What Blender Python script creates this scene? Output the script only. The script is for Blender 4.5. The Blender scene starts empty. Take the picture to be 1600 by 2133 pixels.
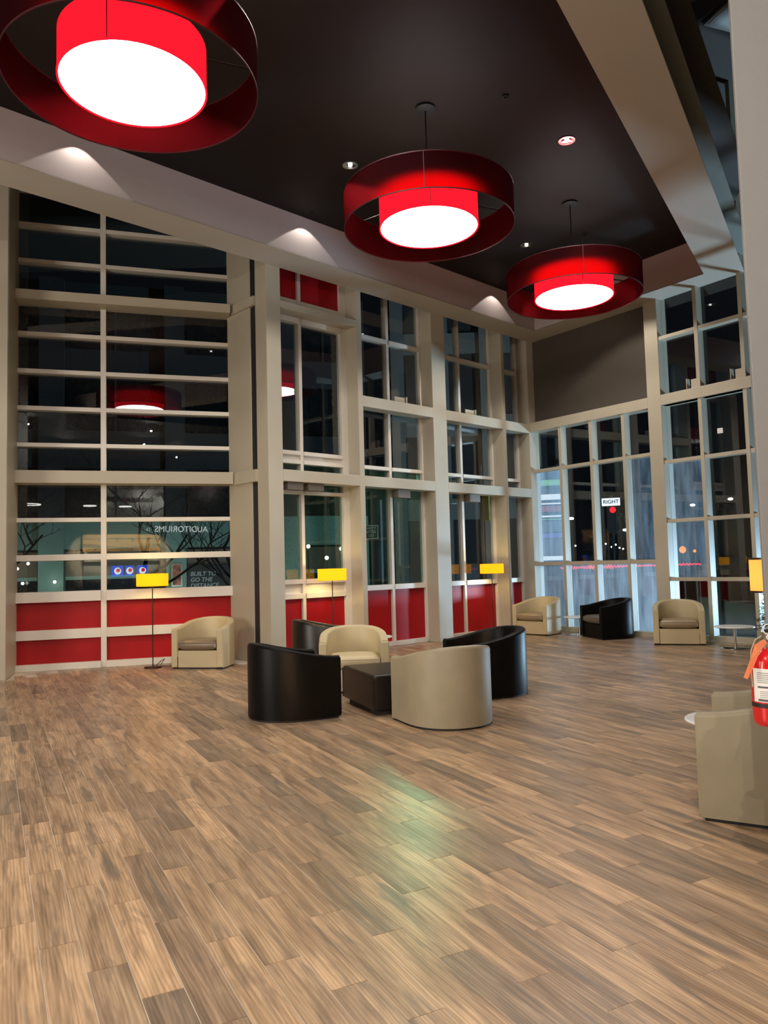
import bpy, bmesh, math, random
from mathutils import Vector, Matrix
random.seed(7)
PI = math.pi
rad_ = math.radians
SC = bpy.context.scene
COL = SC.collection

# ------------------------------------------------------------------ camera
cam_d = bpy.data.cameras.new('camera')
cam_d.sensor_fit = 'VERTICAL'; cam_d.sensor_height = 36.0
cam_d.lens = 1602 / 2133 * 36.0
cam_d.clip_end = 400
cam = bpy.data.objects.new('camera', cam_d); COL.objects.link(cam)
_p, _r = math.radians(3.87), math.radians(-1.52)
_f = Vector((0, math.cos(_p), math.sin(_p))); _u = Vector((0, -math.sin(_p), math.cos(_p))); _x = Vector((1, 0, 0))
_x2 = math.cos(_r) * _x + math.sin(_r) * _u; _u2 = -math.sin(_r) * _x + math.cos(_r) * _u
cam.matrix_world = Matrix(((_x2.x, _u2.x, -_f.x, 0), (_x2.y, _u2.y, -_f.y, 0), (_x2.z, _u2.z, -_f.z, 1.6), (0, 0, 0, 1)))
SC.camera = cam

# ------------------------------------------------------------------ world, exposure
SC.view_settings.view_transform = 'Standard'
SC.view_settings.look = 'None'
SC.view_settings.exposure = 0.0
SC.view_settings.gamma = 1.0
SC.view_settings.use_curve_mapping = False
w = bpy.data.worlds.new('night_sky'); SC.world = w
w.use_nodes = True
w.node_tree.nodes['Background'].inputs['Color'].default_value = (0.010, 0.013, 0.018, 1)
w.node_tree.nodes['Background'].inputs['Strength'].default_value = 0.25
SC.cycles.max_bounces = 9
SC.cycles.diffuse_bounces = 4
SC.cycles.glossy_bounces = 4
SC.cycles.transmission_bounces = 6
SC.cycles.transparent_max_bounces = 16
SC.cycles.sample_clamp_indirect = 4.0
SC.cycles.caustics_reflective = False
SC.cycles.caustics_refractive = False
SC.cycles.use_denoising = True

def lamp_area(name, loc, target, size, power, color, size_y=None, spread=PI):
    l = bpy.data.lights.new(name, 'AREA'); l.energy = power; l.color = color
    l.shape = 'RECTANGLE'; l.size = size; l.size_y = size_y or size; l.spread = spread
    o = bpy.data.objects.new(name, l); COL.objects.link(o); o.location = loc
    o.rotation_euler = (Vector(target) - Vector(loc)).to_track_quat('-Z', 'Y').to_euler()
    return o
def lamp_spot(name, loc, target, power, color, angle, blend=.15, radius=.05):
    l = bpy.data.lights.new(name, 'SPOT'); l.energy = power; l.color = color
    l.spot_size = math.radians(angle); l.spot_blend = blend; l.shadow_soft_size = radius
    o = bpy.data.objects.new(name, l); COL.objects.link(o); o.location = loc
    o.rotation_euler = (Vector(target) - Vector(loc)).to_track_quat('-Z', 'Y').to_euler()
    return o
WARM = (1.0, .91, .80)
# added fill lamps: a large unseen panel at left, small ones behind the camera
lamp_area('lobby_fill', (-9.6, 1.0, 3.0), (0.0, 7.5, 2.2), 5.0, 820, WARM, 3.6)
for _x0, _y0 in ((-3.5, -1.0), (.5, -.5), (1.2, -3.5), (-1.5, -5.0), (3.6, -6.5)):
    lamp_area('lobby_fill_small', (_x0, _y0, 6.6), (_x0 * .9, _y0 + 1.6, 0), .06, 185, WARM, .06)
# electronic street sign beyond the right wall: cold light through the windows
lamp_area('street_sign_light', (15.5, 17.8, .4), (5.0, 14.0, 4.2), 1.3, 2200, (.52, .76, 1.0), .9)
lamp_area('green_signal_light', (.9, 21.0, 5.6), (0.05, 4.4, 0.0), .45, 4.2, (.50, 1.0, .55), .45, rad_(34))
# lamps on the neighbouring wing outside the left wall
lamp_area('yard_light', (-8.0, 21.6, .4), (-8.6, 25.0, 1.4), 5.0, 13, (.80, 1.0, .88), .3, rad_(80))
lamp_area('yard_light', (-3.6, 22.8, .4), (-4.4, 26.6, 1.4), 4.0, 6, (.80, 1.0, .88), .3, rad_(80))

# ------------------------------------------------------------------ materials
def mat(name, color, rough=.5, metal=0., var=0., scale=8., bump=0., bscale=60., spec=.5, coat=0., stretch=None):
    m = bpy.data.materials.new(name); m.use_nodes = True
    nt = m.node_tree; b = nt.nodes['Principled BSDF']
    b.inputs['Base Color'].default_value = (*color, 1); b.inputs['Roughness'].default_value = rough
    b.inputs['Metallic'].default_value = metal; b.inputs['Specular IOR Level'].default_value = spec
    b.inputs['Coat Weight'].default_value = coat
    tc = nt.nodes.new('ShaderNodeTexCoord')
    src = tc.outputs['Object']
    if stretch:
        mp = nt.nodes.new('ShaderNodeMapping'); mp.inputs['Scale'].default_value = stretch
        nt.links.new(src, mp.inputs['Vector']); src = mp.outputs['Vector']
    n = nt.nodes.new('ShaderNodeTexNoise'); n.inputs['Scale'].default_value = scale; n.inputs['Detail'].default_value = 4
    nt.links.new(src, n.inputs['Vector'])
    cr = nt.nodes.new('ShaderNodeValToRGB')
    lo = tuple(max(0, c * (1 - var)) for c in color); hi = tuple(min(1, c * (1 + var)) for c in color)
    cr.color_ramp.elements[0].position = .3; cr.color_ramp.elements[1].position = .7
    cr.color_ramp.elements[0].color = (*lo, 1); cr.color_ramp.elements[1].color = (*hi, 1)
    nt.links.new(n.outputs['Fac'], cr.inputs['Fac']); nt.links.new(cr.outputs['Color'], b.inputs['Base Color'])
    if bump:
        n2 = nt.nodes.new('ShaderNodeTexNoise'); n2.inputs['Scale'].default_value = bscale; n2.inputs['Detail'].default_value = 3
        nt.links.new(src, n2.inputs['Vector'])
        bp = nt.nodes.new('ShaderNodeBump'); bp.inputs['Strength'].default_value = bump; bp.inputs['Distance'].default_value = .01
        nt.links.new(n2.outputs['Fac'], bp.inputs['Height']); nt.links.new(bp.outputs['Normal'], b.inputs['Normal'])
    return m
def emit(name, color, strength):
    m = bpy.data.materials.new(name); m.use_nodes = True
    nt = m.node_tree; nt.nodes.clear()
    e = nt.nodes.new('ShaderNodeEmission'); e.inputs['Color'].default_value = (*color, 1); e.inputs['Strength'].default_value = strength
    o = nt.nodes.new('ShaderNodeOutputMaterial'); nt.links.new(e.outputs[0], o.inputs[0]); return m
def glass(name, tint=(.93, .96, .95), haze=0., ior=1.62, hazecol=(.8, .85, .9), streak=(8, 8, 1.2), lo=.35):
    """flat pane: clear transmission + fresnel mirror, optionally a film of grime / condensation"""
    m = bpy.data.materials.new(name); m.use_nodes = True
    nt = m.node_tree; nt.nodes.clear(); N = nt.nodes.new; L = nt.links.new
    t = N('ShaderNodeBsdfTransparent'); t.inputs['Color'].default_value = (*tint, 1)
    g = N('ShaderNodeBsdfGlossy'); g.inputs['Roughness'].default_value = .0
    f = N('ShaderNodeFresnel'); ge = N('ShaderNodeNewGeometry')
    io = N('ShaderNodeMix'); io.inputs['A'].default_value = ior; io.inputs['B'].default_value = 1 / ior
    L(ge.outputs['Backfacing'], io.inputs['Factor']); L(io.outputs['Result'], f.inputs['IOR'])
    mx = N('ShaderNodeMixShader'); o = N('ShaderNodeOutputMaterial')
    L(f.outputs[0], mx.inputs[0])
    if haze:
        tc = N('ShaderNodeTexCoord'); mp = N('ShaderNodeMapping'); mp.inputs['Scale'].default_value = streak
        n = N('ShaderNodeTexNoise'); n.inputs['Scale'].default_value = 1.0; n.inputs['Detail'].default_value = 5; n.inputs['Roughness'].default_value = .65
        L(tc.outputs['Object'], mp.inputs[0]); L(mp.outputs[0], n.inputs['Vector'])
        r = N('ShaderNodeMapRange'); r.inputs['From Min'].default_value = lo; r.inputs['From Max'].default_value = .72
        r.inputs['To Min'].default_value = haze * .25; r.inputs['To Max'].default_value = haze
        L(n.outputs['Fac'], r.inputs['Value'])
        tl = N('ShaderNodeBsdfTranslucent'); tl.inputs['Color'].default_value = (*hazecol, 1)
        m2 = N('ShaderNodeMixShader'); L(r.outputs[0], m2.inputs[0]); L(t.outputs[0], m2.inputs[1]); L(tl.outputs[0], m2.inputs[2])
        L(m2.outputs[0], mx.inputs[1])
    else:
        L(t.outputs[0], mx.inputs[1])
    L(g.outputs[0], mx.inputs[2]); L(mx.outputs[0], o.inputs[0]); return m
def sheer(name, color, clear, blur=.25):
    """sheer drum fabric: partly see-through (slightly blurred), partly diffusing"""
    m = bpy.data.materials.new(name); m.use_nodes = True
    nt = m.node_tree; nt.nodes.clear(); N = nt.nodes.new; L = nt.links.new
    rf = N('ShaderNodeBsdfRefraction'); rf.inputs['Color'].default_value = (.95, .16, .20, 1)
    rf.inputs['IOR'].default_value = 1.25; rf.inputs['Roughness'].default_value = blur
    d = N('ShaderNodeBsdfDiffuse'); d.inputs['Color'].default_value = (*color, 1)
    tl = N('ShaderNodeBsdfTranslucent'); tl.inputs['Color'].default_value = (*color, 1)
    m1 = N('ShaderNodeMixShader'); m1.inputs[0].default_value = .4; L(d.outputs[0], m1.inputs[1]); L(tl.outputs[0], m1.inputs[2])
    m2 = N('ShaderNodeMixShader'); m2.inputs[0].default_value = clear; L(m1.outputs[0], m2.inputs[1]); L(rf.outputs[0], m2.inputs[2])
    o = N('ShaderNodeOutputMaterial'); L(m2.outputs[0], o.inputs[0]); return m
def shade_mat(name, color, ecol, estr):
    m = bpy.data.materials.new(name); m.use_nodes = True
    nt = m.node_tree; nt.nodes.clear(); N = nt.nodes.new; L = nt.links.new
    tl = N('ShaderNodeBsdfTranslucent'); tl.inputs['Color'].default_value = (*color, 1)
    d = N('ShaderNodeBsdfDiffuse'); d.inputs['Color'].default_value = (*color, 1)
    m1 = N('ShaderNodeMixShader'); m1.inputs[0].default_value = .7; L(d.outputs[0], m1.inputs[1]); L(tl.outputs[0], m1.inputs[2])
    e = N('ShaderNodeEmission'); e.inputs['Color'].default_value = (*ecol, 1); e.inputs['Strength'].default_value = estr
    a = N('ShaderNodeAddShader'); L(m1.outputs[0], a.inputs[0]); L(e.outputs[0], a.inputs[1])
    o = N('ShaderNodeOutputMaterial'); L(a.outputs[0], o.inputs[0]); return m
def plank_mat():
    m = bpy.data.materials.new('wood_look_tile'); m.use_nodes = True
    nt = m.node_tree; N = nt.nodes.new; L = nt.links.new; b = nt.nodes['Principled BSDF']
    uv = N('ShaderNodeUVMap'); uv.uv_map = 'UVMap'
    at = N('ShaderNodeAttribute'); at.attribute_name = 'tone'
    def noise(sc, det, mp_scale, rough=.55, dist=0.):
        mp = N('ShaderNodeMapping'); mp.inputs['Scale'].default_value = mp_scale; L(uv.outputs[0], mp.inputs[0])
        n = N('ShaderNodeTexNoise'); n.inputs['Scale'].default_value = sc; n.inputs['Detail'].default_value = det
        n.inputs['Roughness'].default_value = rough; n.inputs['Distortion'].default_value = dist; L(mp.outputs[0], n.inputs['Vector']); return n
    tone = N('ShaderNodeValToRGB'); e = tone.color_ramp.elements
    e[0].position = 0; e[0].color = (.265, .195, .138, 1); e[1].position = 1; e[1].color = (.55, .372, .225, 1)
    e2 = tone.color_ramp.elements.new(.45); e2.color = (.40, .278, .176, 1)
    L(at.outputs['Fac'], tone.inputs['Fac'])
    # broad cloudy patches running with the board
    n1 = noise(1.0, 3, (1.6, 11.0, 1), dist=.8)
    c1 = N('ShaderNodeValToRGB'); c1.color_ramp.elements[0].position = .36; c1.color_ramp.elements[0].color = (.68, .66, .65, 1)
    c1.color_ramp.elements[1].position = .62; c1.color_ramp.elements[1].color = (1.12, 1.10, 1.08, 1); L(n1.outputs['Fac'], c1.inputs['Fac'])
    # cathedral figure
    mpw = N('ShaderNodeMapping'); mpw.inputs['Scale'].default_value = (.55, 7.0, 1); L(uv.outputs[0], mpw.inputs[0])
    wv = N('ShaderNodeTexWave'); wv.wave_type = 'RINGS'; wv.inputs['Scale'].default_value = 2.6; wv.inputs['Distortion'].default_value = 16.0
    wv.inputs['Detail'].default_value = 3; wv.inputs['Detail Scale'].default_value = .5; L(mpw.outputs[0], wv.inputs['Vector'])
    c2 = N('ShaderNodeValToRGB'); c2.color_ramp.elements[0].position = .0; c2.color_ramp.elements[0].color = (.80, .79, .78, 1)
    c2.color_ramp.elements[1].position = .8; c2.color_ramp.elements[1].color = (1.05, 1.04, 1.03, 1); L(wv.outputs['Fac'], c2.inputs['Fac'])
    # fine grain
    n3 = noise(1.0, 6, (2.2, 66, 1), .72, .8)
    c3 = N('ShaderNodeValToRGB'); c3.color_ramp.elements[0].position = .3; c3.color_ramp.elements[0].color = (.86, .85, .845, 1)
    c3.color_ramp.elements[1].position = .62; c3.color_ramp.elements[1].color = (1.1, 1.1, 1.1, 1); L(n3.outputs['Fac'], c3.inputs['Fac'])
    # mid-scale streaks, wandering along the board
    n5 = noise(1.0, 4, (1.1, 19, 1), .6, 1.4)
    c5 = N('ShaderNodeValToRGB'); c5.color_ramp.elements[0].position = .36; c5.color_ramp.elements[0].color = (.72, .70, .69, 1)
    c5.color_ramp.elements[1].position = .60; c5.color_ramp.elements[1].color = (1.10, 1.10, 1.09, 1); L(n5.outputs['Fac'], c5.inputs['Fac'])
    # dark bluish-grey knots and stains
    n4 = noise(1.0, 3, (1.9, 12, 1), .55, .9)
    c4 = N('ShaderNodeValToRGB'); c4.color_ramp.elements[0].position = .555; c4.color_ramp.elements[0].color = (0, 0, 0, 1)
    c4.color_ramp.elements[1].position = .72; c4.color_ramp.elements[1].color = (.72, .72, .72, 1); L(n4.outputs['Fac'], c4.inputs['Fac'])
    def mul(a, bb, fac=1.):
        x = N('ShaderNodeMix'); x.data_type = 'RGBA'; x.blend_type = 'MULTIPLY'; x.inputs[0].default_value = fac
        L(a, x.inputs[6]); L(bb, x.inputs[7]); return x.outputs[2]
    col = mul(mul(mul(mul(tone.outputs[0], c1.outputs[0]), c2.outputs[0]), c3.outputs[0]), c5.outputs[0])
    mx = N('ShaderNodeMix'); mx.data_type = 'RGBA'; L(c4.outputs[0], mx.inputs[0]); L(col, mx.inputs[6]); mx.inputs[7].default_value = (.135, .112, .090, 1)
    L(mx.outputs[2], b.inputs['Base Color'])
    b.inputs['Roughness'].default_value = .34; b.inputs['Specular IOR Level'].default_value = .45
    bp = N('ShaderNodeBump'); bp.inputs['Strength'].default_value = .06; bp.inputs['Distance'].default_value = .001
    L(n3.outputs['Fac'], bp.inputs['Height']); L(bp.outputs[0], b.inputs['Normal'])
    return m

M = {}
M['paint'] = mat('warm_grey_paint', (.45, .405, .315), .45, var=.04, scale=1.5)
M['soffit'] = mat('soffit_paint', (.43, .385, .325), .6, var=.03, scale=1.2)
M['trayside'] = mat('red_lit_tray_paint', (.44, .37, .345), .6, var=.02, scale=1.2)  # red glow of the drums is put into this pinker paint colour
M['tray'] = mat('black_ceiling_paint', (.011, .0075, .0065), .6, var=.1, scale=1.0, spec=.12)
M['high'] = mat('dark_upper_ceiling', (.055, .045, .038), .8, var=.06)
M['high2'] = mat('grey_green_soffit', (.20, .205, .175), .8, var=.04)
M['panel'] = mat('dark_brown_panel', (.075, .062, .050), .42, var=.05, scale=.8)
M['mull'] = mat('silver_white_mullion', (.72, .68, .61), .38, var=.03, scale=3)
M['red'] = mat('red_spandrel_glass', (.36, .006, .010), .42, var=.12, scale=1.3, spec=.28, bump=.01, bscale=6)
M['wallgrey'] = mat('light_grey_paint', (.255, .252, .25), .6, var=.02, bump=.05, bscale=120)
M['rear'] = mat('rear_wall_paint', (.075, .07, .066), .7, var=.05)
M['grout'] = mat('light_grout', (.58, .50, .41), .9, var=.2, scale=3)
M['plank'] = plank_mat()
M['black'] = mat('black_leather', (.003, .0029, .003), .42, var=.2, scale=5, bump=.05, bscale=220, spec=.12)
M['darkbrown'] = mat('dark_brown_leather', (.009, .006, .005), .36, var=.2, scale=5, bump=.05, bscale=220, spec=.4)
M['beige'] = mat('beige_vinyl', (.53, .435, .26), .48, var=.05, scale=4, bump=.05, bscale=300)
M['beige2'] = mat('beige_woven_vinyl', (.30, .252, .165), .5, var=.06, scale=5, bump=.10, bscale=420, stretch=(1, 1, 1))
M['tan'] = mat('tan_leather', (.30, .225, .135), .36, var=.10, scale=5, bump=.05, bscale=120)
M['taupe'] = mat('taupe_leather', (.22, .165, .11), .36, var=.10, scale=5, bump=.05, bscale=120)
M['greyleather'] = mat('grey_leather', (.13, .115, .10), .4, var=.12, scale=5, bump=.05, bscale=120)
M['bracket'] = mat('shaded_bracket', (.15, .125, .10), .5)  # shade under the beam is put into this brown
M['plinth'] = mat('black_plinth', (.006, .006, .006), .6)
M['white'] = mat('white_laminate', (.78, .77, .76), .3, var=.02)
M['chrome'] = mat('chrome', (.72, .72, .72), .12, metal=1)
M['steel'] = mat('brushed_steel', (.5, .48, .45), .32, metal=1)
M['pole'] = mat('dark_bronze', (.045, .034, .026), .35, metal=.6)
M['cord'] = mat('black_cord', (.01, .01, .01), .5)
M['pane'] = glass('window_glass')
M['pane_haze'] = glass('grimy_window_glass', haze=.095, hazecol=(.75, .82, .9))
M['pane_frost'] = glass('condensed_window_glass', haze=.34, hazecol=(.75, .85, .95), streak=(5, 5, .9), lo=.25)
M['pane_low'] = glass('streaked_window_glass', haze=.27, hazecol=(.80, .84, .88), streak=(6, 6, .8), lo=.3)
M['pane_green'] = glass('green_lit_condensed_glass', tint=(.82, .95, .88), haze=.22, hazecol=(.6, .85, .76), streak=(34, 34, 22), lo=.5)  # condensation film with the signal's green glow put into its tint
M['outer'] = sheer('burgundy_sheer', (.050, .014, .018), .70, .50)
M['inner'] = emit('lit_red_fabric', (1.0, .0055, .014), 2.2)
M['diffuser'] = emit('lit_white_diffuser', (1.0, .97, .92), 13.)
M['hem'] = mat('dark_red_hem', (.05, .006, .01), .6)
M['canopy'] = mat('dark_canopy', (.005, .005, .005), .6, spec=.2)
M['shade'] = shade_mat('yellow_lampshade', (.95, .66, .05), (1.0, .50, .01), .50)
M['shade4'] = shade_mat('amber_lampshade', (.95, .62, .22), (1.0, .46, .10), .55)
M['exred'] = mat('extinguisher_red', (.62, .010, .012), .22, var=.02, coat=.5)
M['label'] = mat('paper_label', (.80, .80, .78), .5, var=.03)
M['ink'] = mat('label_ink', (.10, .10, .11), .6)
M['orange_tag'] = mat('orange_paper_tag', (.78, .22, .09), .7, var=.1)
M['hose'] = mat('tan_hose', (.42, .34, .22), .5)
M['rubber'] = mat('black_rubber', (.012, .012, .012), .55)
M['needle'] = mat('fir_needles', (.012, .035, .016), .6, var=.5, scale=20)
M['bark'] = mat('dark_bark', (.010, .009, .008), .9, var=.3, scale=10)
M['gold'] = mat('gold_bauble', (.75, .50, .22), .25, metal=.8)
M['asphalt'] = mat('night_asphalt', (.035, .035, .037), .8, var=.2)
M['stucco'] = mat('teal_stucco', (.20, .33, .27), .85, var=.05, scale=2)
M['stucco2'] = mat('teal_stucco_pier', (.24, .37, .31), .85, var=.05, scale=2)
M['greystucco'] = mat('grey_stucco', (.20, .21, .20), .85, var=.06, scale=2)
M['darkglass'] = mat('dark_building_glass', (.012, .014, .015), .12, var=.2)
M['interior'] = mat('brown_roller_blind', (.16, .12, .085), .8, var=.1)
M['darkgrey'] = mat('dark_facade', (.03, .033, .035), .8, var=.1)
M['poster_black'] = mat('black_poster', (.014, .016, .018), .5)
M['letter_grey'] = mat('grey_lettering', (.42, .45, .45), .6)
M['tan_fascia'] = mat('tan_fascia', (.62, .40, .18), .6, var=.12, scale=2)
M['stone'] = mat('pale_stone', (.55, .54, .50), .8, var=.15, scale=6)
M['poster_a'] = mat('poster_print', (.38, .12, .08), .5, var=.9, scale=5)
M['sigyellow'] = mat('signal_yellow', (.35, .36, .03), .5)
M['e_white'] = emit('white_lamp', (1, .97, .9), 9)
M['e_blue'] = emit('blue_screen', (.01, .10, .95), 6)
M['e_bluewhite'] = emit('screen_white', (.9, .95, 1), 8)
M['e_red'] = emit('red_signal', (1, .02, .03), 2.2)
M['e_redline'] = emit('red_neon', (1, .03, .06), 1.3)
M['e_green'] = emit('green_signal', (.2, 1, .6), 6)
M['e_amber'] = emit('amber_signal', (1, .22, .02), 2.0)
M['e_sign'] = emit('led_white_sign', (.75, .86, 1.0), 1.6)
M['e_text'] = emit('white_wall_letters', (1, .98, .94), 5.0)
M['sign_red'] = emit('screen_red', (.9, .03, .08), 6)
M['b_green'] = emit('led_green_band', (.30, .85, .32), .55)
M['b_white'] = emit('led_white_band', (.9, .95, 1), 1.1)
M['b_red'] = emit('led_red_band', (.55, .16, .18), .5)
M['b_blue'] = emit('led_blue_band', (.22, .25, .75), .55)
M['b_pale'] = emit('led_pale_field', (.16, .20, .24), .5)
M['troffer'] = mat('unlit_ceiling_fitting', (.45, .45, .44), .5)

# ------------------------------------------------------------------ mesh helpers
class MB:
    def __init__(s): s.v = []; s.f = []
    def add(s, vs, fs):
        k = len(s.v); s.v += [tuple(v) for v in vs]; s.f += [tuple(i + k for i in f) for f in fs]; return s
    def box(s, x0, x1, y0, y1, z0, z1):
        return s.add([(x0, y0, z0), (x1, y0, z0), (x1, y1, z0), (x0, y1, z0), (x0, y0, z1), (x1, y0, z1), (x1, y1, z1), (x0, y1, z1)],
                     [(0, 3, 2, 1), (4, 5, 6, 7), (0, 1, 5, 4), (1, 2, 6, 5), (2, 3, 7, 6), (3, 0, 4, 7)])
    def prism(s, poly, z0, z1):
        n = len(poly)
        return s.add([(x, y, z0) for x, y in poly] + [(x, y, z1) for x, y in poly],
                     [tuple(range(n))[::-1], tuple(range(n, 2 * n))] + [(i, (i + 1) % n, n + (i + 1) % n, n + i) for i in range(n)])
    def lathe(s, prof, n=32, c=(0, 0, 0), closed=False):
        m = len(prof); vs = []; fs = []
        for i in range(n):
            a = 2 * PI * i / n
            for r, z in prof: vs.append((c[0] + r * math.cos(a), c[1] + r * math.sin(a), c[2] + z))
        for i in range(n):
            j = (i + 1) % n
            for k in range(m if closed else m - 1):
                l = (k + 1) % m
                fs.append((i * m + k, j * m + k, j * m + l, i * m + l))
        return s.add(vs, fs)
    def disc(s, r, z, n=32, c=(0, 0), up=True):
        vs = [(c[0] + r * math.cos(2 * PI * i / n), c[1] + r * math.sin(2 * PI * i / n), z) for i in range(n)]
        return s.add(vs, [tuple(range(n)) if up else tuple(range(n))[::-1]])
    def tube(s, pts, rad, n=6, cap=True):
        pts = [Vector(p) for p in pts]; rr = rad if isinstance(rad, (list, tuple)) else [rad] * len(pts)
        vs = []; fs = []; prev = None
        for i, p in enumerate(pts):
            d = (pts[min(i + 1, len(pts) - 1)] - pts[max(i - 1, 0)])
            d = d.normalized() if d.length > 1e-9 else Vector((0, 0, 1))
            if prev is None: a = d.orthogonal().normalized()
            else:
                a = prev - d * prev.dot(d); a = a.normalized() if a.length > 1e-6 else d.orthogonal().normalized()
            prev = a; bb = d.cross(a)
            for k in range(n):
                t = 2 * PI * k / n; vs.append(tuple(p + rr[i] * (math.cos(t) * a + math.sin(t) * bb)))
        for i in range(len(pts) - 1):
            for k in range(n):
                l = (k + 1) % n; fs.append((i * n + k, i * n + l, (i + 1) * n + l, (i + 1) * n + k))
        if cap:
            fs.append(tuple(range(n))[::-1]); fs.append(tuple((len(pts) - 1) * n + k for k in range(n)))
        return s.add(vs, fs)
    def sphere(s, c, r, n=10, m=7, sq=(1, 1, 1)):
        prof = [(r * math.sin(PI * i / m), -r * math.cos(PI * i / m)) for i in range(m + 1)]
        k = len(s.v); s.lathe([(max(a, 1e-4), b) for a, b in prof], n)
        s.v[k:] = [(c[0] + x * sq[0], c[1] + y * sq[1], c[2] + z * sq[2]) for x, y, z in s.v[k:]]; return s
    def mesh(s, name, material, smooth=False, sharp=35):
        me = bpy.data.meshes.new(name); me.from_pydata(s.v, [], s.f); me.materials.append(material); me.update()
        if smooth:
            for p in me.polygons: p.use_smooth = True
            me.set_sharp_from_angle(angle=math.radians(sharp))
        return me
    def build(s, name, material, parent=None, smooth=False, bevel=0., segs=2, loc=None, label=None, sharp=35):
        o = bpy.data.objects.new(name, s.mesh(name, material, smooth, sharp)); COL.objects.link(o)
        if parent: o.parent = parent
        if loc: o.location = loc
        if bevel:
            b = o.modifiers.new('edge', 'BEVEL'); b.width = bevel; b.segments = segs; b.limit_method = 'ANGLE'; b.angle_limit = math.radians(40)
        if label: o['label'] = label
        return o
def empty(name, loc=(0, 0, 0), rz=0, parent=None):
    o = bpy.data.objects.new(name, None); COL.objects.link(o); o.location = loc; o.rotation_euler = (0, 0, rz); o.empty_display_size = .1
    if parent: o.parent = parent
    return o
def tag(o, label=None, cat=None, group=None, kind=None):
    if label: o['label'] = label
    if cat: o['category'] = cat
    if group: o['group'] = group
    if kind: o['kind'] = kind
    return o
def thing(name, label, cat, loc=(0, 0, 0), rz=0, group=None): return tag(empty(name, loc, rz), label, cat, group)
def struct(name, label=None, loc=(0, 0, 0), rz=0): return tag(empty(name, loc, rz), label, None, None, 'structure')
def kids(o): return [c for c in COL.objects if c.parent == o]
def copy_tree(o, parent=None):
    c = o.copy(); COL.objects.link(c)
    if parent: c.parent = parent
    for ch in kids(o): copy_tree(ch, c)
    return c
def text(s, size, material, parent, loc, rot, name='lettering', ext=.004, align='CENTER', shear=0., bold=0.):
    cu = bpy.data.curves.new(name, 'FONT'); cu.body = s; cu.size = size; cu.extrude = ext; cu.align_x = align; cu.align_y = 'CENTER'
    cu.shear = shear; cu.offset = bold; cu.resolution_u = 3
    cu.materials.append(material)
    tmp = bpy.data.objects.new(name, cu); COL.objects.link(tmp)
    bpy.context.view_layer.update()
    me = bpy.data.meshes.new_from_object(tmp.evaluated_get(bpy.context.evaluated_depsgraph_get()))
    bpy.data.objects.remove(tmp); bpy.data.curves.remove(cu)
    o = bpy.data.objects.new(name, me); COL.objects.link(o); o.parent = parent; o.location = loc; o.rotation_euler = rot
    return o

# ------------------------------------------------------------------ wall frames
rad = math.radians
RA, R1, R2 = rad(90 - 72.49), rad(90 - 46.59), rad(-53.4)
A0, G1, K2 = (-4.963, 12.994, 0), (.851, 15.854, 0), (3.476, 17.911, 0)
def wpt(base, rz, x, y, z=0): return (base[0] + x * math.cos(rz) - y * math.sin(rz), base[1] + x * math.sin(rz) + y * math.cos(rz), z)
TOP = 9.2

# ---- left wall (frame A)
wl = struct('wall_left', 'left window wall frame: grey pier and two projecting steel beams', A0, RA)
MB().box(-5.5, -1.15, -1.0, .12, 0, TOP).build('pier', M['paint'], wl, bevel=.006)
MB().box(-1.15, 2.36, -.25, .12, 3.075, 3.285).build('beam', M['paint'], wl, bevel=.005)
MB().box(-1.15, 2.34, -.30, .12, 6.13, 6.29).build('beam', M['paint'], wl, bevel=.005)
w1 = struct('window_1', 'tall two-column window with red panels in its lowest two rows', A0, RA)
JAMB = [(-1.27, -1.20), (.155, .245), (2.38, 2.44)]
for i, (a, b) in enumerate(JAMB):
    for z0, z1 in ((0, 3.075), (3.285, 6.13), (6.29, TOP)):
        MB().box(a, b, 0, .17, z0, z1).build('mullion', M['mull'], w1, bevel=.004)
rails = [(0, .105), (.50, .657), (1.115, 1.286), (1.80, 1.902), (2.445, 2.516), (3.71, 3.778), (4.33, 4.402), (4.96, 5.033), (5.60, 5.669), (6.86, 6.928), (7.49, 7.56), (8.13, 8.20)]
colsA = [(-1.20, .155), (.245, 2.38)]
for z0, z1 in rails:
    d = -.05 if z0 in (0, 1.115) else 0.
    for a, b in colsA: MB().box(a, b, d, .17, z0, z1).build('rail', M['mull'], w1, bevel=.004)
rows = [(.105, .50, 'red'), (.657, 1.115, 'red'), (1.286, 1.80, 0), (1.902, 2.445, 0), (2.516, 3.075, 0), (3.285, 3.71, 0), (3.778, 4.33, 0), (4.402, 4.96, 0), (5.033, 5.60, 0), (5.669, 6.13, 0), (6.29, 6.86, 0), (6.928, 7.49, 0), (7.56, 8.13, 0), (8.20, TOP, 0)]
for z0, z1, k in rows:
    for a, b in colsA:
        if k: MB().box(a, b, .07, .09, z0, z1).build('red_panel', M['red'], w1)
        else: MB().box(a, b, .12, .13, z0, z1).build('pane', M['pane'], w1)

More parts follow.
